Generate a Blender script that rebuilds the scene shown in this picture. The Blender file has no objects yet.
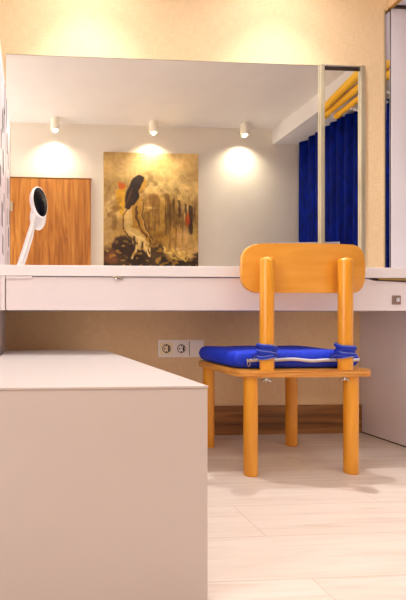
import bpy, bmesh, math, random
import numpy as np
from mathutils import Vector, Matrix
random.seed(7); rng = np.random.RandomState(7)
S = bpy.context.scene
COL = S.collection
PI = math.pi

# ------------------------------------------------------------------ helpers
def lin(r, g, b):
    f = lambda c: (c/255/12.92) if c/255 <= .04045 else ((c/255+.055)/1.055)**2.4
    return (f(r), f(g), f(b), 1)

def obj(name, bm, m, parent=None, smooth=False, sharp=35):
    me = bpy.data.meshes.new(name)
    bmesh.ops.recalc_face_normals(bm, faces=bm.faces)
    bm.to_mesh(me); bm.free()
    for x in (m if isinstance(m, (list, tuple)) else [m]): me.materials.append(x)
    if smooth:
        for p in me.polygons: p.use_smooth = True
        try: me.set_sharp_from_angle(angle=math.radians(sharp))
        except Exception: pass
    o = bpy.data.objects.new(name, me); COL.objects.link(o)
    if parent:
        o.parent = parent
        o.matrix_parent_inverse = Matrix.Translation(-Vector(parent.location)) if False else Matrix.Identity(4)
        # meshes are modelled in world space; shift into the parent's space
        me.transform(parent.matrix_basis.inverted() if parent.parent is None else (parent.parent.matrix_basis @ parent.matrix_basis).inverted())
    return o

def thing(name, label, cat, loc, group=None, kind=None):
    o = bpy.data.objects.new(name, None); COL.objects.link(o)
    o.location = loc; o.empty_display_size = .05
    if label: o['label'] = label
    if cat: o['category'] = cat
    if group: o['group'] = group
    if kind: o['kind'] = kind
    return o

def tag(o, label, cat, group=None):
    o['label'] = label; o['category'] = cat
    if group: o['group'] = group
    return o

def struct(name, bm, m, parent=None, label=None, cat=None, smooth=False):
    o = obj(name, bm, m, parent, smooth)
    if not parent:
        o['kind'] = 'structure'
        if label: o['label'] = label
        if cat: o['category'] = cat
    return o

def add_box(bm, x0, x1, y0, y1, z0, z1, bev=0, mat=0, rot=None, seg=2):
    r = bmesh.ops.create_cube(bm, size=1)
    vs = r['verts']
    M = Matrix.Translation(((x0+x1)/2, (y0+y1)/2, (z0+z1)/2)) @ Matrix.Diagonal((x1-x0, y1-y0, z1-z0, 1))
    if rot: M = rot @ M
    bmesh.ops.transform(bm, matrix=M, verts=vs)
    fs = list({f for v in vs for f in v.link_faces})
    for f in fs: f.material_index = mat
    if bev:
        es = list({e for v in vs for e in v.link_edges})
        bmesh.ops.bevel(bm, geom=es, offset=bev, segments=seg, affect='EDGES', profile=.5)
def box(*a, **k):
    bm = bmesh.new(); add_box(bm, *a, **k); return bm

def add_tube(bm, pts, r, n=12, closed=False, cap=True, mat=0):
    pts = [Vector(p) for p in pts]; N = len(pts)
    rs = r if isinstance(r, (list, tuple)) else [r]*N
    rings = []; up = None
    for i, p in enumerate(pts):
        if closed: t = pts[(i+1) % N]-pts[i-1]
        else: t = pts[min(i+1, N-1)]-pts[max(i-1, 0)]
        t.normalize()
        if up is None:
            up = Vector((0, 0, 1)) if abs(t.z) < .9 else Vector((1, 0, 0))
        a = t.cross(up)
        if a.length < 1e-6: a = t.cross(Vector((0, 1, 0)))
        a.normalize(); b = a.cross(t).normalized(); up = b
        rings.append([bm.verts.new(p+a*math.cos(2*PI*k/n)*rs[i]+b*math.sin(2*PI*k/n)*rs[i]) for k in range(n)])
    M = N if closed else N-1
    for i in range(M):
        A, B = rings[i], rings[(i+1) % N]
        for k in range(n):
            f = bm.faces.new((A[k], A[(k+1) % n], B[(k+1) % n], B[k])); f.material_index = mat
    if cap and not closed:
        bm.faces.new(rings[0]).material_index = mat; bm.faces.new(rings[-1][::-1]).material_index = mat

def add_lathe(bm, prof, cx=0, cy=0, n=32, M=None, mat=0):
    """prof: (radius, z) pairs, closed at the axis when radius is 0"""
    rings = []
    for r, z in prof:
        if r < 1e-6: rings.append([bm.verts.new((cx, cy, z))])
        else: rings.append([bm.verts.new((cx+r*math.cos(2*PI*k/n), cy+r*math.sin(2*PI*k/n), z)) for k in range(n)])
    for A, B in zip(rings, rings[1:]):
        for k in range(n):
            k2 = (k+1) % n
            if len(A) == 1 and len(B) == 1: continue
            if len(A) == 1: f = bm.faces.new((A[0], B[k], B[k2]))
            elif len(B) == 1: f = bm.faces.new((A[k], A[k2], B[0]))
            else: f = bm.faces.new((A[k], A[k2], B[k2], B[k]))
            f.material_index = mat
    if M: bmesh.ops.transform(bm, matrix=M, verts=[v for R_ in rings for v in R_])

def rrect(x0, x1, y0, y1, r, n=8):
    pts = []
    for cx, cy, a in ((x1-r, y1-r, 0), (x0+r, y1-r, PI/2), (x0+r, y0+r, PI), (x1-r, y0+r, 1.5*PI)):
        for i in range(n+1):
            t = a+PI/2*i/n; pts.append((cx+r*math.cos(t), cy+r*math.sin(t)))
    return pts

def add_prism(bm, pts, z0, z1, bev=0, mat=0, M=None):
    a = [bm.verts.new((x, y, z0)) for x, y in pts]; b = [bm.verts.new((x, y, z1)) for x, y in pts]
    n = len(pts)
    fs = [bm.faces.new(a[::-1]), bm.faces.new(b)]
    rim = list(fs[0].edges)+list(fs[1].edges)
    for i in range(n): fs.append(bm.faces.new((a[i], a[(i+1) % n], b[(i+1) % n], b[i])))
    for f in fs: f.material_index = mat
    vs = a+b
    if bev:
        r = bmesh.ops.bevel(bm, geom=rim, offset=bev, segments=2, affect='EDGES', profile=.5)
        vs = list({v for f in r['faces'] for v in f.verts} | {v for v in vs if v.is_valid})
    if M: bmesh.ops.transform(bm, matrix=M, verts=vs)

# ------------------------------------------------------------------ materials
def nm(name):
    m = bpy.data.materials.new(name); m.use_nodes = True
    nt = m.node_tree; b = nt.nodes['Principled BSDF']
    return m, nt, b
def plain(name, c, rough=.5, metal=0, spec=None, coat=0, sheen=0):
    m, nt, b = nm(name)
    b.inputs['Base Color'].default_value = c; b.inputs['Roughness'].default_value = rough
    b.inputs['Metallic'].default_value = metal
    if spec is not None: b.inputs['Specular IOR Level'].default_value = spec
    if coat: b.inputs['Coat Weight'].default_value = coat; b.inputs['Coat Roughness'].default_value = .1
    if sheen: b.inputs['Sheen Weight'].default_value = sheen
    return m
def noisy(name, stops, scale, stretch=(1, 1, 1), detail=5, rough=.5, rough2=None, dist=0, bump=0, metal=0, coat=0, spec=None, nscale=1.0):
    """colour ramp over a stretched noise field in object space"""
    m, nt, b = nm(name); N = nt.nodes; L = nt.links
    tc = N.new('ShaderNodeTexCoord'); mp = N.new('ShaderNodeMapping'); mp.inputs['Scale'].default_value = stretch
    nz = N.new('ShaderNodeTexNoise'); nz.inputs['Scale'].default_value = scale; nz.inputs['Detail'].default_value = detail
    nz.inputs['Distortion'].default_value = dist
    rp = N.new('ShaderNodeValToRGB'); e = rp.color_ramp.elements
    while len(e) < len(stops): e.new(.5)
    for i, (p, c) in enumerate(stops): e[i].position = p; e[i].color = c
    L.new(tc.outputs['Object'], mp.inputs[0]); L.new(mp.outputs[0], nz.inputs[0]); L.new(nz.outputs['Fac'], rp.inputs[0])
    L.new(rp.outputs[0], b.inputs['Base Color']); b.inputs['Roughness'].default_value = rough; b.inputs['Metallic'].default_value = metal
    if spec is not None: b.inputs['Specular IOR Level'].default_value = spec
    if coat: b.inputs['Coat Weight'].default_value = coat; b.inputs['Coat Roughness'].default_value = .12
    if bump:
        bp = N.new('ShaderNodeBump'); bp.inputs['Strength'].default_value = bump; bp.inputs['Distance'].default_value = .002
        L.new(nz.outputs['Fac'], bp.inputs['Height']); L.new(bp.outputs[0], b.inputs['Normal'])
    return m

M_white = noisy('white_lacquer', [(.3, lin(226, 220, 228)), (.7, lin(230, 224, 232))], 3, rough=.38, coat=.15)
M_bench = noisy('bench_lacquer', [(.3, lin(194, 186, 186)), (.7, lin(198, 190, 190))], 3, rough=.42, coat=.1)
M_desktop = noisy('desktop_laminate', [(.3, lin(232, 229, 236)), (.7, lin(236, 233, 240))], 3, rough=.4)
M_wall = noisy('white_plaster', [(.3, lin(236, 228, 214)), (.7, lin(240, 232, 219))], 6, rough=.9, bump=.05)
M_ceil = noisy('ceiling_paint', [(.3, lin(232, 229, 227)), (.7, lin(236, 233, 231))], 6, rough=.9)
M_oak = noisy('oak_veneer', [(.28, lin(142, 78, 22)), (.5, lin(188, 118, 46)), (.72, lin(212, 146, 66))], 3.0, (7, 7, .55), 7, .45, dist=1.2)
M_base = noisy('baseboard_wood', [(.3, lin(96, 60, 28)), (.5, lin(140, 94, 48)), (.7, lin(170, 120, 70))], 3.0, (.7, 6, 9), 7, .5, dist=.8)
M_chair = noisy('varnished_beech', [(.3, lin(220, 150, 50)), (.55, lin(228, 160, 60)), (.75, lin(234, 170, 72))], 5, (1, 1, 5), 5, .32, dist=.5, coat=.25)
M_chairleg = noisy('varnished_beech_turned', [(.3, lin(220, 146, 34)), (.55, lin(228, 156, 42)), (.75, lin(234, 168, 54))], 5, (6, 6, .8), 5, .3, dist=.5, coat=.25)
M_ply = noisy('plywood_edge', [(.35, lin(180, 108, 36)), (.5, lin(208, 140, 58)), (.65, lin(228, 170, 90))], 20, (.4, .4, 12), 3, .45)
M_blue = noisy('blue_cushion_cloth', [(.3, lin(4, 40, 190)), (.7, lin(8, 60, 225))], 160, (1, 1, 1), 3, .75, bump=.3)
M_bluedk = plain('blue_ribbon', lin(12, 44, 180), .6)
M_trim = plain('pale_zip_tape', lin(205, 205, 220), .6)
M_ribtrim = plain('ribbon_edge', lin(120, 140, 215), .6)
M_chrome = plain('chrome', lin(205, 205, 205), .2, 1)
M_champ = noisy('champagne_metal', [(.3, lin(176, 164, 136)), (.7, lin(206, 196, 170))], 9, (1, 1, .4), 3, .38, metal=.55)
M_darkmetal = plain('dark_metal', lin(70, 56, 48), .4, .6)
M_brass = plain('brass', lin(196, 160, 90), .3, 1)
M_mirror = plain('mirror_silver', (.93, .92, .90, 1), 0, 1)
M_plastic = plain('white_plastic', lin(252, 247, 244), .35)
M_plasticw = plain('cream_plastic', lin(250, 238, 206), .35)
M_black = plain('black_glass', lin(8, 8, 12), .25, 0, .2)
M_hole = plain('dark_hole', lin(45, 32, 26), .8)
M_yellow = noisy('yellow_wood', [(.3, lin(240, 176, 20)), (.7, lin(252, 200, 50))], 6, (1, .4, 1), 3, .5)
M_flake = plain('grey_brown_decor', lin(58, 46, 42), .6)
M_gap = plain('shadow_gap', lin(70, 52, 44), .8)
M_lamp = plain('white_lamp_metal', lin(250, 244, 226), .5)
M_spot = bpy.data.materials.new('lamp_glow'); M_spot.use_nodes = True
b = M_spot.node_tree.nodes['Principled BSDF']; b.inputs['Emission Color'].default_value = (1, .8, .5, 1); b.inputs['Emission Strength'].default_value = 1.2

def wallpaper():
    m, nt, b = nm('linen_wallpaper'); N = nt.nodes; L = nt.links
    tc = N.new('ShaderNodeTexCoord')
    outs = []
    for st, sc in (((6, 6, 90), 4), ((90, 6, 5), 4), ((1, 1, 1), 1.5)):
        mp = N.new('ShaderNodeMapping'); mp.inputs['Scale'].default_value = st
        nz = N.new('ShaderNodeTexNoise'); nz.inputs['Scale'].default_value = sc; nz.inputs['Detail'].default_value = 4
        L.new(tc.outputs['Object'], mp.inputs[0]); L.new(mp.outputs[0], nz.inputs[0]); outs.append(nz.outputs['Fac'])
    a = N.new('ShaderNodeMath'); a.operation = 'ADD'; L.new(outs[0], a.inputs[0]); L.new(outs[1], a.inputs[1])
    a2 = N.new('ShaderNodeMath'); a2.operation = 'MULTIPLY_ADD'; L.new(a.outputs[0], a2.inputs[0]); a2.inputs[1].default_value = .4
    k = N.new('ShaderNodeMath'); k.operation = 'MULTIPLY'; k.inputs[1].default_value = .2; L.new(outs[2], k.inputs[0]); L.new(k.outputs[0], a2.inputs[2])
    rp = N.new('ShaderNodeValToRGB'); e = rp.color_ramp.elements
    e[0].position = .36; e[0].color = lin(220, 188, 144); e[1].position = .64; e[1].color = lin(240, 214, 174)
    L.new(a2.outputs[0], rp.inputs[0]); L.new(rp.outputs[0], b.inputs['Base Color']); b.inputs['Roughness'].default_value = .8
    bp = N.new('ShaderNodeBump'); bp.inputs['Strength'].default_value = .15; bp.inputs['Distance'].default_value = .001
    L.new(a.outputs[0], bp.inputs['Height']); L.new(bp.outputs[0], b.inputs['Normal'])
    return m
M_paper = wallpaper()

def floor_mat():
    m, nt, b = nm('whitewashed_planks'); N = nt.nodes; L = nt.links
    tc = N.new('ShaderNodeTexCoord')
    mp = N.new('ShaderNodeMapping'); mp.inputs['Location'].default_value = (.18, .26, 0)
    br = N.new('ShaderNodeTexBrick'); br.inputs['Scale'].default_value = 1; br.offset = .37
    br.inputs['Brick Width'].default_value = 1.25; br.inputs['Row Height'].default_value = .19
    br.inputs['Mortar Size'].default_value = .0012; br.inputs['Mortar Smooth'].default_value = .3; br.inputs['Bias'].default_value = 0
    br.inputs['Color1'].default_value = (.2, .2, .2, 1); br.inputs['Color2'].default_value = (.8, .8, .8, 1); br.inputs['Mortar'].default_value = (.5, .5, .5, 1)
    L.new(tc.outputs['Object'], mp.inputs[0]); L.new(mp.outputs[0], br.inputs[0])
    mp2 = N.new('ShaderNodeMapping'); mp2.inputs['Scale'].default_value = (1.3, 18, 1)
    addv = N.new('ShaderNodeVectorMath'); addv.operation = 'ADD'
    sc = N.new('ShaderNodeVectorMath'); sc.operation = 'SCALE'; sc.inputs['Scale'].default_value = 7
    L.new(br.outputs['Color'], sc.inputs[0]); L.new(tc.outputs['Object'], addv.inputs[0]); L.new(sc.outputs[0], addv.inputs[1])
    L.new(addv.outputs[0], mp2.inputs[0])
    nz = N.new('ShaderNodeTexNoise'); nz.inputs['Scale'].default_value = 2.2; nz.inputs['Detail'].default_value = 8; nz.inputs['Distortion'].default_value = .9
    L.new(mp2.outputs[0], nz.inputs[0])
    rp = N.new('ShaderNodeValToRGB'); e = rp.color_ramp.elements
    e[0].position = .25; e[0].color = lin(208, 190, 178); e[1].position = .62; e[1].color = lin(225, 213, 206)
    x = e.new(.45); x.color = lin(220, 206, 198)
    L.new(nz.outputs['Fac'], rp.inputs[0])
    tone = N.new('ShaderNodeMix'); tone.data_type = 'RGBA'; tone.blend_type = 'MULTIPLY'; tone.inputs[0].default_value = .10
    L.new(rp.outputs[0], tone.inputs[6]); L.new(br.outputs['Color'], tone.inputs[7])
    mx = N.new('ShaderNodeMix'); mx.data_type = 'RGBA'; mx.inputs[7].default_value = lin(192, 172, 158)
    L.new(br.outputs['Fac'], mx.inputs[0]); L.new(tone.outputs[2], mx.inputs[6])
    L.new(mx.outputs[2], b.inputs['Base Color']); b.inputs['Roughness'].default_value = .42
    return m
M_floor = floor_mat()
M_curtain = noisy('blue_satin_curtain', [(.3, lin(0, 12, 78)), (.7, lin(0, 28, 135))], 30, (1, 1, .3), 3, .6, spec=.08)

# ------------------------------------------------------------------ camera
F = 450.0
cam = bpy.data.cameras.new('camera'); co = bpy.data.objects.new('camera', cam); COL.objects.link(co)
cam.sensor_fit = 'HORIZONTAL'; cam.sensor_width = 36; cam.lens = 36*F/406
cam.shift_x = (203-59)/406; cam.shift_y = (320-300)/406
cam.clip_start = .02
co.location = (0, -2.15, .56); co.rotation_euler = (PI/2, 0, -math.atan(28/450))
S.camera = co

# ------------------------------------------------------------------ the room
XL, XR, YB, ZC = -1.15, 2.95, -2.47, 2.575
struct('floor', box(XL, XR, YB, 0, -.05, 0), M_floor)
struct('ceiling', box(XL, XR, YB, 0, ZC, ZC+.05), M_ceil)
struct('wall_front', box(XL, XR, 0, .06, 0, ZC), M_paper)
struct('wall_back', box(XL, XR, YB-.06, YB, 0, ZC), M_wall)
struct('wall_left', box(XL-.06, XL, YB, 0, 0, ZC), M_wall)
struct('wall_right', box(XR, XR+.06, YB, 0, 0, ZC), M_wall)
struct('trim_1', box(2.55, XR, YB, 0, 2.415, ZC), M_ceil)            # boxed beam over the curtains
bm = bmesh.new(); add_box(bm, -.118, 1.638, -.016, 0, 0, .14, .002)
struct('baseboard_front', bm, M_base)
bm = bmesh.new(); add_box(bm, .68, XR-.1, YB, YB+.014, 0, .09, .002)
struct('baseboard_back', bm, M_base)

# oak door in the back wall (seen in the mirror)
d = thing('door_1', 'oak veneered door in the white back wall, seen in the mirror', 'door', (.2, YB+.02, 0), kind='structure')
obj('door_leaf', box(-.30, .612, YB+.001, YB+.028, .005, 2.0, bev=.002), M_oak, d)
bm = bmesh.new()
add_box(bm, -.36, -.305, YB+.001, YB+.036, 0, 2.03, .003)
add_box(bm, -.36, .62, YB+.001, YB+.030, 2.003, 2.012, .001)
obj('door_frame', bm, M_base, d)
bm = bmesh.new(); add_tube(bm, [(-.205, YB+.03, 1.02), (-.205, YB+.075, 1.02), (-.12, YB+.075, 1.02)], .009)
obj('door_handle', bm, M_brass, d, True)
bm = bmesh.new(); add_box(bm, -.215, -.185, YB+.028, YB+.040, 1.66, 1.76, .003)
obj('latch_plate', bm, M_champ, d)

# overhead cabinet at the far right
c = thing('wall_cabinet', 'white overhead cabinet at the upper right corner above the mirror strip', 'cabinet', (2.2, -.2, 2.13))
obj('carcass', box(1.80, 2.55, -.45, -.002, 2.128, 2.41, bev=.002), M_white, c)
obj('side_panel', box(1.786, 1.7995, -.45, -.002, 2.12, 2.41), M_paper, c)
obj('edge_strip', box(1.783, 1.7995, -.45, -.002, 2.112, 2.1195), M_brass, c)
obj('light_rail', box(1.80, 2.55, -.02, -.002, 2.116, 2.1275), M_darkmetal, c)
p = obj('wall_panel', box(1.796, 2.55, -.012, -.001, .768, 2.115), M_white)
tag(p, 'tall white glossy panel on the wall at the right edge', 'panel')
p = thing('mirror_strip', 'narrow vertical mirror strip between the wallpaper and the white panel', 'mirror', (1.78, 0, .77))
obj('glass', box(1.772, 1.794, -.006, -.001, .769, 2.11), M_mirror, p)
obj('edge_strip', box(1.7635, 1.7715, -.010, -.001, .769, 2.11), M_chrome, p)
obj('edge_strip', box(1.7942, 1.7958, -.0085, -.001, .769, 2.11), M_darkmetal, p)

# ------------------------------------------------------------------ mirrors
p = thing('wall_mirror', 'large frameless mirror on the papered wall behind the desk', 'mirror', (.65, 0, .77))
obj('glass', box(-.119, 1.4235, -.006, -.001, .769, 1.819), M_mirror, p)
obj('edge_strip', box(-.119, 1.4235, -.008, -.001, 1.8192, 1.8225), M_champ, p)
p = thing('mirror_door', 'narrow mirror door framed in champagne metal at the right of the large mirror', 'mirror', (1.54, 0, .77))
obj('glass', box(1.447, 1.632, -.006, -.001, .769, 1.800), M_mirror, p)
def strip(x0, x1):
    bm = bmesh.new(); add_box(bm, x0, x1, -.018, -.001, .769, 1.823, .003); return bm
obj('stile', strip(1.4245, 1.4465), M_champ, p)
obj('stile', strip(1.6325, 1.6555), M_champ, p)
obj('top_rail', box(1.447, 1.632, -.014, -.001, 1.8135, 1.822, bev=.002), M_chrome, p)
obj('rail_shadow_strip', box(1.447, 1.632, -.010, -.001, 1.8005, 1.813), M_darkmetal, p)

# ------------------------------------------------------------------ desk
YF = -.45
dk = thing('vanity_desk', 'long white built-in vanity desk with thick top under the mirror', 'desk', (.8, -.2, 0))
obj('desktop', box(-.118, 2.5, YF, -.0005, .727, .7675, bev=.0015), M_desktop, dk)
ap = obj('drawer_front', box(-.096, 2.45, YF+.012, YF+.034, .597, .7245, bev=.0015), M_white, dk)
obj('underside_panel', box(-.096, 1.638, YF+.036, -.002, .600, .618), M_white, dk)
bm = bmesh.new(); add_box(bm, -.096, .004, YF+.004, YF+.0118, .716, .7265, .001)
obj('corner_bracket', bm, M_white, dk)
obj('filler_strip', box(-.1182, -.0985, YF+.004, YF+.034, .597, .7265), M_white, dk)
bm = bmesh.new()
add_box(bm, .312, .354, YF+.001, YF+.011, .7205, .7265, .001)
add_lathe(bm, [(0, .711), (.006, .712), (.008, .716), (.007, .7205), (0, .7205)], .326, YF+.006, 12)
add_lathe(bm, [(0, .713), (.005, .714), (.006, .7205), (0, .7205)], .342, YF+.006, 12)
obj('catch', bm, M_chrome, dk, True)
bm = bmesh.new()
add_box(bm, 1.438, 1.474, YF+.007, YF+.0118, .622, .658, .002)
obj('drawer_lock', bm, plain('brown_grey_metal', lin(140, 118, 112), .5), dk)
bm = bmesh.new(); add_lathe(bm, [(0, 0), (.007, 0), (.009, .004), (.009, .006), (0, .006)], 0, 0, 16, Matrix.Translation((1.456, YF+.007, .640)) @ Matrix.Rotation(PI/2, 4, 'X'))
obj('keyhole', bm, M_chrome, dk, True)
# drawer slide wedge at the right under the top
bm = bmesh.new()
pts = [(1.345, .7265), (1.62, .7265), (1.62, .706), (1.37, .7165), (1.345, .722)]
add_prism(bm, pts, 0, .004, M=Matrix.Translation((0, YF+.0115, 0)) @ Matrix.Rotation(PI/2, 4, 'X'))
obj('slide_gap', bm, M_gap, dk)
bm = bmesh.new(); pts = [(1.372, .7255), (1.60, .7245), (1.60, .716), (1.385, .7185)]
add_prism(bm, pts, 0, .003, M=Matrix.Translation((0, YF+.0072, 0)) @ Matrix.Rotation(PI/2, 4, 'X'))
obj('slide_rail', bm, M_brass, dk)
# full-height left side panel with the flake decoration, and the right side panel down to the floor
p = thing('side_partition', 'tall white side panel at the left edge with scattered dark dashes', 'panel', (-.13, -.22, 0))
bm = bmesh.new(); add_box(bm, -.145, -.120, YF, -.0005, 0, 1.65, .0015)
fl = [(-.08, 1.57, .14), (-.14, 1.45, .10), (-.24, 1.40, .09), (-.33, 1.29, .08),
      (-.20, 1.24, .10), (-.36, 1.13, .08), (-.14, 1.08, .08), (-.27, 1.00, .10), (-.22, .88, .08)]
for i, (y, z, L_) in enumerate(fl):
    r = Matrix.Translation((-.1197, y, z)) @ Matrix.Rotation(random.uniform(-.18, .12), 4, 'X')
    w_ = .010+.018*((i*37 % 10)/10); add_box(bm, -.0006, .0006, -w_, w_, -L_/2, L_/2, mat=1, rot=r)
obj('panel_board', bm, [M_white, M_flake], p)
bm = bmesh.new(); add_box(bm, -.146, -.1195, YF-.003, YF-.0002, 0, 1.65, .0008)
obj('front_edge', bm, M_white, p)
obj('edge_band', box(-.1198, -.1185, YF-.002, YF+.022, .77, 1.652), M_darkmetal, p)
bm = bmesh.new(); add_box(bm, 1.640, 1.662, -1.1, -.0005, .006, .7265, .0012)
add_box(bm, 1.643, 1.659, -1.09, -.01, 0, .006, 0, 1)
obj('side_panel', bm, [M_white, M_gap], dk)

# ------------------------------------------------------------------ wall socket
so = thing('wall_socket', 'white triple power socket plate on the beige wall under the desk', 'socket', (.727, 0, .42))
bm = bmesh.new(); add_prism(bm, rrect(.613, .840, .379, .464, .006, 4), 0, .009, .002, M=Matrix.Rotation(PI/2, 4, 'X'))
obj('frame_plate', bm, M_plastic, so, True)
for i, (cx, mm) in enumerate(((.654, M_plasticw), (.727, M_plastic))):
    bm = bmesh.new(); Rx = Matrix.Translation((cx, -.009, .4215)) @ Matrix.Rotation(PI/2, 4, 'X')
    # square tile with a recessed round well
    add_prism(bm, rrect(-.031, .031, -.031, .031, .004, 4), 0, .0015, M=Rx)
    add_lathe(bm, [(.0245, .0015), (.0245, .0035), (.0215, .0035), (.0205, .0018), (0, .0018)], 0, 0, 28, Rx)
    sk = obj('socket_insert', bm, mm, so, True)
    bm = bmesh.new()
    add_lathe(bm, [(.0205, .0019), (.0205, .0024), (.0175, .0024), (.0175, .0019)], 0, 0, 28, Rx)
    for dx in (-.0095, .0095): add_lathe(bm, [(0, .0021), (.0035, .0021), (.0035, .0027), (0, .0027)], dx, 0, 12, Rx)
    for dz in (-1, 1): add_box(bm, -.003, .003, dz*.017-.004, dz*.017+.004, .0019, .004, rot=Rx)
    add_box(bm, .0080, .0145, -.0135, .0135, .0020, .0025, rot=Rx)
    obj('contacts', bm, M_hole, sk)
bm = bmesh.new(); add_prism(bm, rrect(.769, .832, .389, .455, .003, 4), .0092, .0125, .001, M=Matrix.Rotation(PI/2, 4, 'X'))
obj('blank_cover', bm, M_plastic, so, True)
bm = bmesh.new(); add_prism(bm, [(.7665, .387), (.7685, .387), (.7685, .457), (.7665, .457)], .0091, .0098, M=Matrix.Rotation(PI/2, 4, 'X'))
obj('seam', bm, M_hole, so)

# ------------------------------------------------------------------ low white bench (foreground, left)
be = thing('storage_bench', 'low boxy pale bench with smooth top in the left foreground', 'bench', (.12, -.7, 0))
RB = Matrix.Translation((.358, -1.258, 0)) @ Matrix.Rotation(math.radians(1.6), 4, 'Z') @ Matrix.Translation((-.358, 1.258, 0))
bm = bmesh.new(); add_box(bm, -.108, .3495, -1.278, -.19, .0, .4248, .0008); obj('carcass', bm, M_bench, be)
bm = bmesh.new()
pts = [(-.110, -1.280), (.350, -1.280), (.318, -.205), (-.110, -.205)]
add_prism(bm, pts, .425, .430, .001); obj('top_panel', bm, M_bench, be)
for v in be.children[0].data.vertices:                                   # the side follows the tapering top
    if v.co.x > .1 and v.co.y > 0: v.co.x -= .032

# ------------------------------------------------------------------ chair
ch = thing('dining_chair', 'orange varnished beech chair with round legs and curved backrest before the desk', 'chair', (.977, -.39, 0))
bm = bmesh.new(); add_prism(bm, rrect(.737, 1.242, -.612, -.165, .055, 10), .357, .379, .003); 
obj('seat', bm, [M_ply], ch, True)
bm = bmesh.new(); add_prism(bm, rrect(.740, 1.239, -.609, -.168, .053, 10), .3792, .3806)
obj('seat_veneer', bm, M_chair, ch, True)
for xa, xb in ((.791, .783), (1.169, 1.161)):
    for x, y in ((xa, -.572), (xb, -.208)):
        bm = bmesh.new(); add_lathe(bm, [(0, 0), (.022, 0), (.0245, .003), (.0245, .3565), (0, .3565)], x, y, 32)
        obj('leg', bm, M_chairleg, ch, True)
PY = -.588
for x in (.843, 1.136):
    bm = bmesh.new(); add_lathe(bm, [(0, .3808), (.0245, .3808), (.0245, .770), (.0225, .778), (.017, .783), (.009, .7855), (0, .786)], x, PY, 32)
    obj('post', bm, M_chairleg, ch, True)
    bm = bmesh.new()
    add_lathe(bm, [(0, .340), (.004, .340), (.004, .3565), (0, .3565)], x, PY+.004, 12)
    add_lathe(bm, [(0, .3535), (.010, .3535), (.010, .3565), (0, .3565)], x, PY+.004, 12)
    add_lathe(bm, [(0, .344), (.0065, .344), (.0055, .352), (0, .352)], x, PY+.004, 12)
    for sx in (-1, 1):
        add_tube(bm, [(x+sx*.004, PY+.004, .348), (x+sx*.011, PY+.004, .345), (x+sx*.017, PY+.004, .339)], [.003, .004, .0045], 8)
    obj('wing_nut', bm, M_chrome, ch, True)
# backrest: rounded board, ends curving gently towards the sitter (towards the mirror)
bm = bmesh.new()
x0, x1, z0, z1, rr = .779, 1.256, .660, .841, .058
cx = (x0+x1)/2; NX, NZ = 48, 20
def brd(u, w):        # point on rounded outline row: squash width at rounded corners
    z = z0+(z1-z0)*w
    dz = 0
    if z < z0+rr: dz = z0+rr-z
    if z > z1-rr: dz = z-(z1-rr)
    inset = rr-math.sqrt(max(rr*rr-dz*dz, 0))
    a, b_ = x0+inset, x1-inset
    x = a+(b_-a)*u
    y = PY+.026+.055*((x-cx)/(.235))**2*.55
    return x, y, z
ws = [0.5-.5*math.cos(PI*i/NZ) for i in range(NZ+1)]
g0 = [[bm.verts.new(brd(i/NX, w)) for i in range(NX+1)] for w in ws]
g1 = [[bm.verts.new(Vector(brd(i/NX, w))+Vector((0, .020, 0))) for i in range(NX+1)] for w in ws]
for j in range(NZ):
    for i in range(NX):
        bm.faces.new((g0[j][i], g0[j][i+1], g0[j+1][i+1], g0[j+1][i]))
        bm.faces.new((g1[j][i], g1[j+1][i], g1[j+1][i+1], g1[j][i+1]))
loop0 = [g0[0][i] for i in range(NX+1)]+[g0[j][NX] for j in range(1, NZ+1)]+[g0[NZ][i] for i in range(NX-1, -1, -1)]+[g0[j][0] for j in range(NZ-1, 0, -1)]
loop1 = [g1[0][i] for i in range(NX+1)]+[g1[j][NX] for j in range(1, NZ+1)]+[g1[NZ][i] for i in range(NX-1, -1, -1)]+[g1[j][0] for j in range(NZ-1, 0, -1)]
rim = []
for k in range(len(loop0)):
    k2 = (k+1) % len(loop0); bm.faces.new((loop0[k], loop1[k], loop1[k2], loop0[k2]))
bm.edges.ensure_lookup_table()
s0 = set(loop0); s1 = set(loop1)
rim = [e for e in bm.edges if (e.verts[0] in s0 and e.verts[1] in s0 and any(len({v for v in f.verts} & s1) for f in e.link_faces)) or (e.verts[0] in s1 and e.verts[1] in s1 and any(len({v for v in f.verts} & s0) for f in e.link_faces))]
bmesh.ops.bevel(bm, geom=rim, offset=.003, segments=2, affect='EDGES', profile=.5)
obj('backrest', bm, M_chair, ch, True)

# ------------------------------------------------------------------ cushion
cu = thing('seat_cushion', 'royal blue zipped seat cushion lying on the orange chair', 'cushion', (.965, -.39, .381))
bm = bmesh.new()
def cush(u, v, top):
    # u, v in -1..1 ; squircle plan and pillowy profile
    x = .981+.244*u; y = -.371+.186*v
    r = max(abs(u), abs(v))
    d_ = min(1, (abs(u)**16+abs(v)**16)**(1/16))
    h = math.sqrt(max(0, 1-min(1, abs(u))**22)*max(0, 1-min(1, abs(v))**22))
    zmid = .413
    if top:
        z = zmid+(.033+.004*math.cos(u*2.2)*math.cos(v*2))*h
        z += .0012*math.sin(7*u+3*v)*h*(.3+d_)
    else:
        z = zmid-(.032)*h
    return x, y, z
def sq(a, b_):     # square grid -> rounded square
    k = .06
    return a*math.sqrt(1-k*b_*b_*abs(a)**4), b_*math.sqrt(1-k*a*a*abs(b_)**4)
n = 40
tt = [math.sin(PI/2*(-1+2*i/n)) for i in range(n+1)]
for top in (True, False):
    g = []
    for b_ in tt:
        row = []
        for a in tt:
            x, y, z = cush(a, b_, top); a2, b2 = sq(a, b_)
            row.append(bm.verts.new((.981+.244*a2, -.371+.186*b2, z)))
        g.append(row)
    for j in range(n):
        for i in range(n): bm.faces.new((g[j][i], g[j][i+1], g[j+1][i+1], g[j+1][i]))
bmesh.ops.remove_doubles(bm, verts=bm.verts, dist=.0002)
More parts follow.
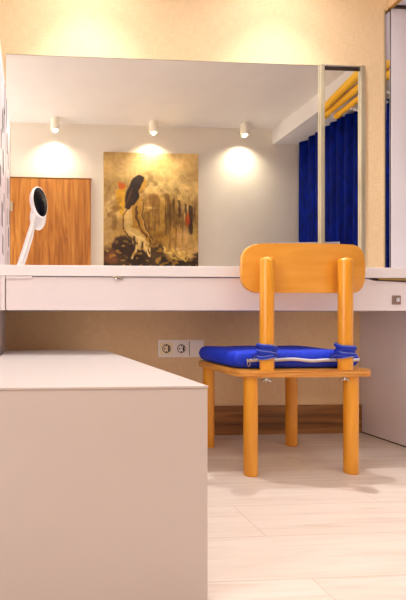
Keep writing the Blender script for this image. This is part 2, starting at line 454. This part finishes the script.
obj('cover', bm, M_blue, cu, True, 80)
def rimpt(a, b_, out=.0):
    a2, b2 = sq(a, b_); return (.981+(.244+out)*a2, -.371+(.186+out)*b2, .413)
# zipper tape along the rear face and round the right corner
pts = [rimpt(-.80+1.78*i/40, -1, .001) for i in range(41)]+[rimpt(1, -1+.5*i/10, .001) for i in range(1, 10)]
bm = bmesh.new()
P = [Vector(p) for p in pts]   # pale tape sewn along the edge
vs = []
for i, p in enumerate(P):
    wv = .0015*math.sin(i*.5)
    q = p+Vector((0, 0, wv-.0015+.004*max(0, math.sin(i/20*PI-.4))))
    vs.append((bm.verts.new(q+Vector((0, -.002, .0058))), bm.verts.new(q+Vector((0, -.0035, 0))), bm.verts.new(q+Vector((0, -.002, -.0058)))))
for A, B in zip(vs, vs[1:]):
    bm.faces.new((A[0], A[1], B[1], B[0])); bm.faces.new((A[1], A[2], B[2], B[1]))
z = obj('zipper', bm, M_trim, cu, True)
m = z.modifiers.new('thick', 'SOLIDIFY'); m.thickness = .002; m.offset = 0
bm = bmesh.new(); px_ = P[0]
add_box(bm, px_.x-.007, px_.x+.005, px_.y-.009, px_.y-.002, px_.z-.004, px_.z+.006, .0015)
add_tube(bm, [(px_.x+.001+.005*math.sin(2*PI*k/12), px_.y-.009, px_.z-.010+.011*math.cos(2*PI*k/12)) for k in range(12)], .0016, 6, True)
obj('zipper_pull', bm, M_chrome, cu, True)
# ribbons tied round the posts
for ix, x in enumerate((.843, 1.136)):
    bm = bmesh.new(); add_lathe(bm, [(.0262, .4285), (.0305, .4300), (.0310, .449), (.0300, .4665), (.0262, .468)], x, PY, 32)
    zs = [(.430, .003), (.441, -.004), (.453, .003), (.465, -.003)]
    for k, (zz, tilt) in enumerate(zs):
        r = .0275+.0012*(k % 2)
        pth = []
        for i in range(32):
            t = 2*PI*i/32; pth.append((x+r*math.cos(t), PY+r*math.sin(t), zz+tilt*math.cos(t+ix)*1.6+.0012*math.sin(3*t)))
        add_tube(bm, pth, .0072, 10, True, mat=0)
        pt2 = [(x+(a-x)*1.13, PY+(b_-PY)*1.22, c_+.0052) for a, b_, c_ in pth]
        if k in (0, 1, 3): add_tube(bm, pt2, .0013, 6, True, mat=1)
        if k == 0: add_tube(bm, [(x+(a-x)*1.13, PY+(b_-PY)*1.22, c_-.0052) for a, b_, c_ in pth], .0012, 6, True, mat=1)
    # strap running from the cushion corner to the post
    s = -1
    pa = Vector((x+s*.020, PY-.008, .445)); pb = Vector((x+s*.036, PY+.020, .432)); pc = Vector((x+s*.040, PY+.042, .416))
    add_tube(bm, [pa, pb, pc], [.006, .008, .006], 8, mat=0)
    add_tube(bm, [pa+Vector((0, -.007, 0)), pb+Vector((0, -.0085, -.003)), pc+Vector((0, -.006, -.002))], .0014, 6, mat=1)
    obj('tie_ribbon', bm, [M_bluedk, M_ribtrim], cu, True)

# ------------------------------------------------------------------ small round mirror standing on the desk
vm = thing('table_mirror', 'small round black-faced mirror on a slanted white stem on the desk', 'mirror', (-.058, -.15, .768))
C0 = Vector((.040, -.147, 1.084)); nrm = Vector((.86, -.50, .06)).normalized()
Q = nrm.to_track_quat('Z', 'Y').to_matrix().to_4x4(); MM = Matrix.Translation(C0) @ Q
bm = bmesh.new(); add_lathe(bm, [(0, -.030), (.030, -.029), (.055, -.022), (.066, -.010), (.068, 0), (.0665, .003), (.0635, .003), (.0635, 0), (0, 0)], 0, 0, 48, MM)
obj('housing', bm, M_plastic, vm, True)
bm = bmesh.new(); add_lathe(bm, [(0, .0005), (.063, .0005), (.063, .004), (.060, .0055), (0, .0055)], 0, 0, 48, MM)
obj('black_face', bm, M_black, vm, True)
bm = bmesh.new()
add_tube(bm, [(.012, -.147, 1.035), (.004, -.147, .985), (-.030, -.148, .875), (-.058, -.149, .790), (-.060, -.150, .776)], [.008, .0085, .009, .0095, .011], 14)
obj('stem', bm, M_plastic, vm, True)
bm = bmesh.new(); add_lathe(bm, [(0, .7682), (.046, .7682), (.048, .771), (.046, .775), (.014, .780), (0, .780)], -.060, -.15, 40)
obj('base', bm, M_plastic, vm, True)

# ------------------------------------------------------------------ painting on the back wall (vertex-painted canvas)
def painting():
    W, Hh = 230, 290
    X, Y = np.meshgrid(np.linspace(0, 400, W), np.linspace(0, 500, Hh))   # canvas units, y down
    def vnoise(sx, sy, seed):
        r = np.random.RandomState(seed); g = r.rand(int(500/sy)+3, int(400/sx)+3)
        gx, gy = X/sx, Y/sy; ix, iy = gx.astype(int), gy.astype(int); fx, fy = gx-ix, gy-iy
        fx = fx*fx*(3-2*fx); fy = fy*fy*(3-2*fy)
        return (g[iy, ix]*(1-fx)+g[iy, ix+1]*fx)*(1-fy)+(g[iy+1, ix]*(1-fx)+g[iy+1, ix+1]*fx)*fy
    n1 = .5*vnoise(60, 45, 1)+.3*vnoise(25, 20, 2)+.2*vnoise(10, 8, 3)
    ns = .6*vnoise(9, 70, 4)+.4*vnoise(5, 30, 5)
    wx = (vnoise(18, 18, 8)-.5)*16; wy = (vnoise(18, 18, 9)-.5)*16
    fine = vnoise(10, 10, 6)
    C = np.zeros((Hh, W, 3))
    c = lambda *a: np.array(a, float)
    t = np.clip(Y/500, 0, 1)[..., None]
    C[:] = c(222, 200, 160)*(1-t)+c(178, 148, 92)*t
    C += ((vnoise(80, 60, 11)-.5)*80)[..., None]*c(1, 1, 1.1)
    def mix(mask, col, a=1.0):
        nonlocal C
        mk = np.clip(mask*a, 0, 1)[..., None]; C = C*(1-mk)+c(*col)*mk
    def ell(cx, cy, rx, ry, rot=0, soft=.25, warp=1):
        x, y = X+wx*warp-cx, Y+wy*warp-cy; cr, sr = math.cos(rot), math.sin(rot)
        u, v = (x*cr+y*sr)/rx, (-x*sr+y*cr)/ry; d_ = np.sqrt(u*u+v*v)
        return np.clip((1-d_)/soft+.5, 0, 1)
    def poly(pts, soft=5, warp=.6):
        x, y = X+wx*warp, Y+wy*warp
        ins = np.zeros(X.shape, bool); dist = np.full(X.shape, 1e9)
        n_ = len(pts)
        for i in range(n_):
            (xa, ya), (xb, yb) = pts[i], pts[(i+1) % n_]
            cond = ((ya > y) != (yb > y)) & (x < (xb-xa)*(y-ya)/(yb-ya+1e-9)+xa); ins ^= cond
            L2 = (xb-xa)**2+(yb-ya)**2; tt_ = np.clip(((x-xa)*(xb-xa)+(y-ya)*(yb-ya))/L2, 0, 1)
            dist = np.minimum(dist, np.hypot(x-xa-tt_*(xb-xa), y-ya-tt_*(yb-ya)))
        sd = np.where(ins, dist, -dist); return np.clip(sd/soft+.5, 0, 1)
    def stroke(pts, w, col, a=1, warp=.5):
        x, y = X+wx*warp, Y+wy*warp; dist = np.full(X.shape, 1e9)
        for (xa, ya), (xb, yb) in zip(pts, pts[1:]):
            L2 = (xb-xa)**2+(yb-ya)**2; tt_ = np.clip(((x-xa)*(xb-xa)+(y-ya)*(yb-ya))/L2, 0, 1)
            dist = np.minimum(dist, np.hypot(x-xa-tt_*(xb-xa), y-ya-tt_*(yb-ya)))
        mix(np.clip((w-dist)/3+.5, 0, 1), col, a)
    # hazy background
    mix(ell(250, 110, 170, 60, .15, .8), (232, 212, 168), .7)
    mix(ell(30, 290, 60, 110, 0, .8), (214, 190, 158), .7)
    mix(ell(20, 60, 60, 70, 0, .8), (205, 178, 132), .8)
    mix(ell(380, 80, 60, 60, 0, .8), (214, 186, 140), .8)
    for k, (a, b_) in enumerate(((120, 60), (190, 95), (260, 130), (330, 150), (210, 150), (300, 100))):
        stroke([(a, b_), (a+35, b_-14), (a+70, b_+8)], 3, (246, 232, 190), .6, 1.4)
    mix(np.clip((vnoise(22, 26, 22)-.62)*6, 0, 1)*ell(190, 260, 200, 150, 0, .6), (92, 62, 26), .55)
    mix(np.clip((vnoise(20, 16, 23)-.62)*6, 0, 1)*ell(210, 200, 200, 150, 0, .6), (246, 228, 170), .5)
    # yellow patch behind the figure
    mix(poly([(50, 165), (92, 135), (88, 230), (98, 290), (66, 255), (52, 210)]), (214, 168, 30), .9)
    mix(ell(74, 140, 14, 18, 0, .6), (205, 92, 24), .9)
    # far domes and arches
    mix(ell(205, 215, 34, 48, 0, .35), (160, 116, 56), .6)
    mix(ell(205, 195, 18, 28, 0, .5), (96, 62, 30), .6)
    mix(poly([(180, 290), (184, 246), (205, 222), (232, 246), (236, 300), (222, 300), (206, 258), (194, 300)]), (70, 46, 26), .8)
    stroke([(176, 228), (240, 230)], 4, (240, 226, 196), .9, .2)
    # vertical streaks of a city on the right
    mix(np.clip((ns-.45)*5, 0, 1)*ell(310, 240, 95, 70, 0, .5), (96, 66, 30), .9)
    mix(np.clip((ns-.56)*6, 0, 1)*ell(240, 330, 150, 90, 0, .5), (226, 204, 120), .85)
    mix(np.clip((.42-ns)*6, 0, 1)*ell(300, 300, 110, 110, 0, .5), (150, 118, 40), .8)
    for x_, y0_, y1_, w_ in ((277, 215, 300, 5), (292, 195, 250, 3), (318, 200, 262, 5), (366, 225, 330, 9), (345, 215, 280, 4), (258, 230, 330, 3)):
        stroke([(x_, y0_), (x_+3, y1_)], w_, (58, 38, 24), .85, .3)
    mix(ell(352, 278, 11, 26, 0, .5), (206, 92, 26), .9)
    mix(ell(378, 170, 14, 40, 0, .7), (188, 160, 118), .5)
    mix(ell(318, 360, 46, 60, .2, .6), (206, 172, 126), .9)
    mix(ell(150, 330, 120, 130, .3, .9), (176, 136, 40), .45); mix(ell(250, 300, 60, 120, 0, .9), (170, 132, 44), .5)
    mix(np.clip((ns-.5)*6, 0, 1)*ell(230, 320, 120, 110, 0, .7), (86, 58, 24), .6)
    mix(np.clip((n1-.55)*7, 0, 1)*ell(120, 280, 110, 130, 0, .7), (120, 84, 30), .6)
    # dark ground
    g_ = np.clip((Y-395-60*(n1-.5)*2+35*np.sin(X/60))/30, 0, 1); mix(g_, (44, 28, 18), .93)
    mix(poly([(28, 380), (70, 350), (110, 350), (130, 400), (110, 470), (20, 470)], 14), (52, 32, 18), .95)
    mix(ell(225, 420, 34, 46, 0, .5), (62, 44, 26), .85)
    mix(ell(30, 440, 30, 30, 0, .7), (150, 84, 40), .6)
    # the seated woman seen from behind
    mix(poly([(100, 215), (128, 188), (158, 182), (168, 205), (158, 262), (172, 312), (198, 352), (192, 396), (150, 380), (104, 340), (84, 330), (80, 280), (86, 236)]), (196, 156, 70), 1)
    mix(poly([(82, 300), (130, 318), (176, 352), (196, 388), (176, 420), (140, 400), (96, 350)]), (224, 202, 150), .95)
    mix(poly([(92, 232), (118, 226), (124, 300), (100, 312), (84, 296)]), (236, 214, 168), .8)
    stroke([(140, 224), (136, 268), (150, 310), (182, 350)], 4, (92, 60, 28), .85)
    stroke([(166, 205), (158, 262), (174, 312), (204, 360)], 4, (232, 196, 120), .9)
    mix(ell(160, 138, 16, 26, .1, .4), (206, 164, 70), .95)
    mix(poly([(104, 140), (124, 108), (148, 94), (168, 104), (164, 124), (150, 150), (146, 190), (128, 214), (104, 236), (86, 222), (88, 184)]), (40, 22, 12), 1)
    stroke([(118, 150), (108, 190), (98, 215)], 2.5, (112, 70, 30), .7)
    # folds of the dress
    for pts_ in ([(150, 352), (140, 396), (120, 440)], [(160, 360), (176, 400), (192, 432)], [(150, 352), (178, 372), (196, 410)], [(110, 330), (136, 352), (168, 360)]):
        stroke(pts_, 4, (242, 226, 176), .95)
    for pts_ in ([(128, 352), (132, 396), (118, 420)], [(162, 376), (160, 410), (178, 440)], [(96, 340), (118, 372)]):
        stroke(pts_, 4, (54, 34, 18), .9)
    # pale scribbled foreground on the right
    for k in range(9):
        a = 258+k*9; stroke([(a, 400+6*(k % 3)), (a+16, 420+7*(k % 4)), (a+30, 446-4*(k % 3))], 2.6, (226, 196, 86) if k % 2 else (240, 226, 170), .9, 1.3)
    # broken brush texture: darker outlines round the figure and gold flecks in the ground
    for pts_ in ([(166, 205), (160, 262), (176, 312), (208, 362)], [(100, 236), (84, 262), (82, 320)], [(84, 330), (110, 350), (140, 384)], [(198, 352), (190, 396)]):
        stroke(pts_, 2.5, (72, 46, 20), .8)
    mix(np.clip((vnoise(14, 10, 21)-.66)*8, 0, 1)*np.clip((Y-330)/60, 0, 1), (190, 150, 60), .75)
    C *= np.array([1.0, .93, .74])
    C += ((fine-.5)*20)[..., None]; C += ((vnoise(70, 50, 12)-.5)*50)[..., None]*c(1, .9, .6)
    C = np.clip(C, 0, 255)/255
    C = np.where(C <= .04045, C/12.92, ((C+.055)/1.055)**2.4)
    x0_, x1_, zt, zb_ = .745, 1.735, 2.285, 1.05
    y_ = YB+.030
    vv = np.stack([x0_+(x1_-x0_)*X/400, np.full(X.shape, y_), zt-(zt-zb_)*Y/500], -1).reshape(-1, 3)
    idx = np.arange(W*Hh).reshape(Hh, W)
    fa = np.stack([idx[:-1, :-1], idx[:-1, 1:], idx[1:, 1:], idx[1:, :-1]], -1).reshape(-1, 4)
    me = bpy.data.meshes.new('painted_canvas'); me.from_pydata(vv.tolist(), [], fa.tolist())
    at = me.color_attributes.new('paint', 'FLOAT_COLOR', 'POINT')
    at.data.foreach_set('color', np.concatenate([C, np.ones(C.shape[:2]+(1,))], -1).reshape(-1).astype(np.float32))
    m, nt, b = nm('oil_paint'); a = nt.nodes.new('ShaderNodeAttribute'); a.attribute_name = 'paint'
    nt.links.new(a.outputs['Color'], b.inputs['Base Color']); b.inputs['Roughness'].default_value = .6
    me.materials.append(m)
    o = bpy.data.objects.new('painted_canvas', me); COL.objects.link(o)
    t_ = thing('canvas_painting', 'unframed ochre and brown painting of a seated dark-haired woman, in the mirror', 'painting', ((x0_+x1_)/2, YB, zb_))
    o.parent = t_; me.transform(t_.matrix_basis.inverted())
    obj('canvas_edge', box(x0_, x1_, YB+.001, y_-.0006, zb_, zt), plain('canvas_side', lin(196, 168, 120), .8), t_)
painting()

# ------------------------------------------------------------------ ceiling downlights near the back wall
def downlight(x, y, label):
    t = thing('ceiling_spotlight', label, 'ceiling light', (x, y, ZC), 'surface spotlights along the back wall')
    bm = bmesh.new(); add_lathe(bm, [(0, 2.470), (.035, 2.470), (.038, 2.456), (.045, 2.456), (.045, 2.562), (.040, 2.564), (.040, 2.5745), (0, 2.5745)], x, y, 32)
    obj('housing', bm, M_lamp, t, True)
    bm = bmesh.new(); add_lathe(bm, [(0, 2.466), (.034, 2.466), (.034, 2.469), (0, 2.469)], x, y, 32)
    obj('lens', bm, M_spot, t, True)
LY = -2.355
downlight(.24, LY, 'white cylinder ceiling spotlight above the oak door, leftmost of three in the mirror')
downlight(1.24, LY, 'white cylinder ceiling spotlight above the painting, middle one in the mirror')
downlight(2.19, LY, 'white cylinder ceiling spotlight nearest the blue curtain, rightmost in the mirror')

# ------------------------------------------------------------------ curtains and poles by the right wall
def curtain(y0, y1, seed, label, droop):
    bm = bmesh.new(); n_ = 110; nz_ = 14; g = []
    r = random.Random(seed); ph = r.uniform(0, 6)
    for j in range(nz_+1):
        row = []
        for i in range(n_+1):
            u = i/n_; y = y0+(y1-y0)*u
            zt_ = 2.412-droop(y)
            w = j/nz_; z_ = .03+(zt_-.03)*w
            amp = .020+.008*math.sin(5*u+ph)
            a_ = amp*math.sin(2*PI*(y1-y0)/.11*u+ph+1.1*math.sin(7*u+ph)+.25*math.sin(3*w+4*u))
            row.append(bm.verts.new((2.825+a_, y+.008*math.sin(3*w+ph+20*u), z_)))
        g.append(row)
    for j in range(nz_):
        for i in range(n_): bm.faces.new((g[j][i], g[j][i+1], g[j+1][i+1], g[j+1][i]))
    o = obj('curtain', bm, M_curtain, None, True, 80)
    s_ = o.modifiers.new('thick', 'SOLIDIFY'); s_.thickness = .003
    tag(o, label, 'curtain', 'blue curtains along the right wall')
dr = lambda y: max(0, y+1.80)*.20 if y < -1.2 else .12
curtain(-2.44, -2.03, 1, 'dark blue pleated curtain in the far corner, left of the metal mirror strip', dr)
curtain(-2.01, -.62, 2, 'wide dark blue pleated curtain under the yellow poles, right part of the mirror', dr)

def pole(pa, pb, r, label):
    pa, pb = Vector(pa), Vector(pb); d_ = (pb-pa)
    t = thing('curtain_pole', label, 'curtain pole', pa, 'yellow curtain poles')
    bm = bmesh.new(); add_tube(bm, [pa+d_*i/6 for i in range(7)], [r*(1+.08*i) for i in range(7)], 16); obj('rod', bm, M_yellow, t, True)
    dn = d_.normalized(); Qm = Matrix.Translation(pa) @ (-dn).to_track_quat('Z', 'Y').to_matrix().to_4x4()
    bm = bmesh.new(); add_lathe(bm, [(0, 0), (r*1.3, 0), (r*1.3, .008), (r*.8, .014), (r*1.25, .028), (r*1.0, .042), (0, .050)], 0, 0, 16, Qm)
    obj('finial', bm, M_yellow, t, True)
pole((2.50, -1.54, 2.375), (2.49, -.55, 2.54), .028, 'yellow wooden curtain pole, uppermost of the three in the mirror')
pole((2.565, -1.62, 2.35), (2.565, -.55, 2.450), .025, 'yellow wooden curtain pole between the upper and lower poles')
pole((2.62, -1.54, 2.315), (2.62, -.55, 2.40), .023, 'yellow wooden curtain pole, lowest, just above the blue curtain')
for i in range(4):
    y = -1.40+.09*i; z_ = 2.315+.010*i
    bm = bmesh.new()
    add_tube(bm, [(2.62, y, z_-.018), (2.66, y, z_-.020), (2.70, y+.01, z_-.05), (2.78, y+.01, z_-.075)], .009, 8)
    add_lathe(bm, [(0, -.014), (.014, 0), (0, .014)], 0, 0, 10, Matrix.Translation((2.66, y, z_-.028)))
    o = obj('curtain_hook', bm, M_plastic, None, True)
    tag(o, 'small white curtain hook between the lowest yellow pole and the blue curtain', 'hook', 'white curtain hooks under the lowest pole')

# white cabinet standing in front of the curtain (seen over the backrest in the mirror)
cb = thing('tall_cabinet', 'white flat-topped cabinet before the blue curtain, seen just above the chair back', 'cabinet', (2.45, -1.85, 0))
R_ = Matrix.Translation((2.45, -1.86, 0)) @ Matrix.Rotation(math.radians(9), 4, 'Z')
obj('carcass', box(-.28, .275, -.16, .16, .06, 1.22, rot=R_, bev=.003), M_white, cb)
obj('top_panel', box(-.29, .285, -.17, .17, 1.2205, 1.247, rot=R_, bev=.003), M_desktop, cb)
obj('plinth', box(-.27, .265, -.15, .15, 0, .0595, rot=R_), M_gap, cb)
for a, b_ in ((-.275, -.004), (-.001, .270)):
    dd = obj('door', box(a, b_, .161, .176, .07, 1.21, rot=R_, bev=.002), M_white, cb)
    xk = b_-.03 if a < -.1 else a+.03
    bm = bmesh.new(); add_lathe(bm, [(0, 0), (.006, 0), (.006, .012), (.012, .018), (.010, .024), (0, .025)], 0, 0, 16, R_ @ Matrix.Translation((xk, .176, .7)) @ Matrix.Rotation(-PI/2, 4, 'X'))
    obj('knob', bm, M_chrome, dd, True)

# ------------------------------------------------------------------ light
def spot(loc, target, power, col, size, blend, rad=.035):
    l = bpy.data.lights.new('spot', 'SPOT'); l.energy = power; l.color = col; l.spot_size = math.radians(size); l.spot_blend = blend; l.shadow_soft_size = rad
    o = bpy.data.objects.new('spot_lamp', l); COL.objects.link(o); o.location = loc
    o.rotation_euler = (Vector(target)-Vector(loc)).to_track_quat('-Z', 'Y').to_euler()
    return o
WARM = (1, .95, .86); NEUT = (.93, .99, 1.10)
for x in (.24, 1.24, 2.19):                                   # the three seen in the mirror
    spot((x, LY, 2.459), (x, LY+.35, 0), 30, (1, .90, .68), 140, 1, .02)
for x in (.27, 1.20):                                         # their twins over the desk, above the frame
    spot((x, -.27, 2.50), (x, -.60, 0), 24, (1, .95, .90), 128, 1, .02)
    spot((x, -.27, 2.495), (x, -.72, 0), 46, (1, .95, .90), 84, .5, .02)
a = bpy.data.lights.new('ceiling_fill', 'AREA'); a.shape = 'RECTANGLE'; a.size = 2.2; a.size_y = .45; a.energy = 6; a.color = NEUT  # soft fill added under the ceiling, no fixture belongs to it
o = bpy.data.objects.new('ceiling_fill_light', a); COL.objects.link(o); o.location = (1.0, -1.0, 2.55)
a = bpy.data.lights.new('side_fill', 'AREA'); a.shape = 'RECTANGLE'; a.size = 1.7; a.size_y = 1.0; a.energy = 23; a.color = (1, .98, .97)  # fill added at the left wall to lift the room, no window there
o = bpy.data.objects.new('side_fill_light', a); COL.objects.link(o); o.location = (XL+.03, -1.93, 1.55); o.rotation_euler = (0, -PI/2, 0)
w = bpy.data.worlds.new('world'); S.world = w; w.use_nodes = True
w.node_tree.nodes['Background'].inputs[0].default_value = (1, .9, .82, 1); w.node_tree.nodes['Background'].inputs[1].default_value = .3
S.view_settings.view_transform = 'Standard'; S.view_settings.look = 'None'; S.view_settings.exposure = .14
S.cycles.max_bounces = 10; S.cycles.diffuse_bounces = 6; S.cycles.glossy_bounces = 6
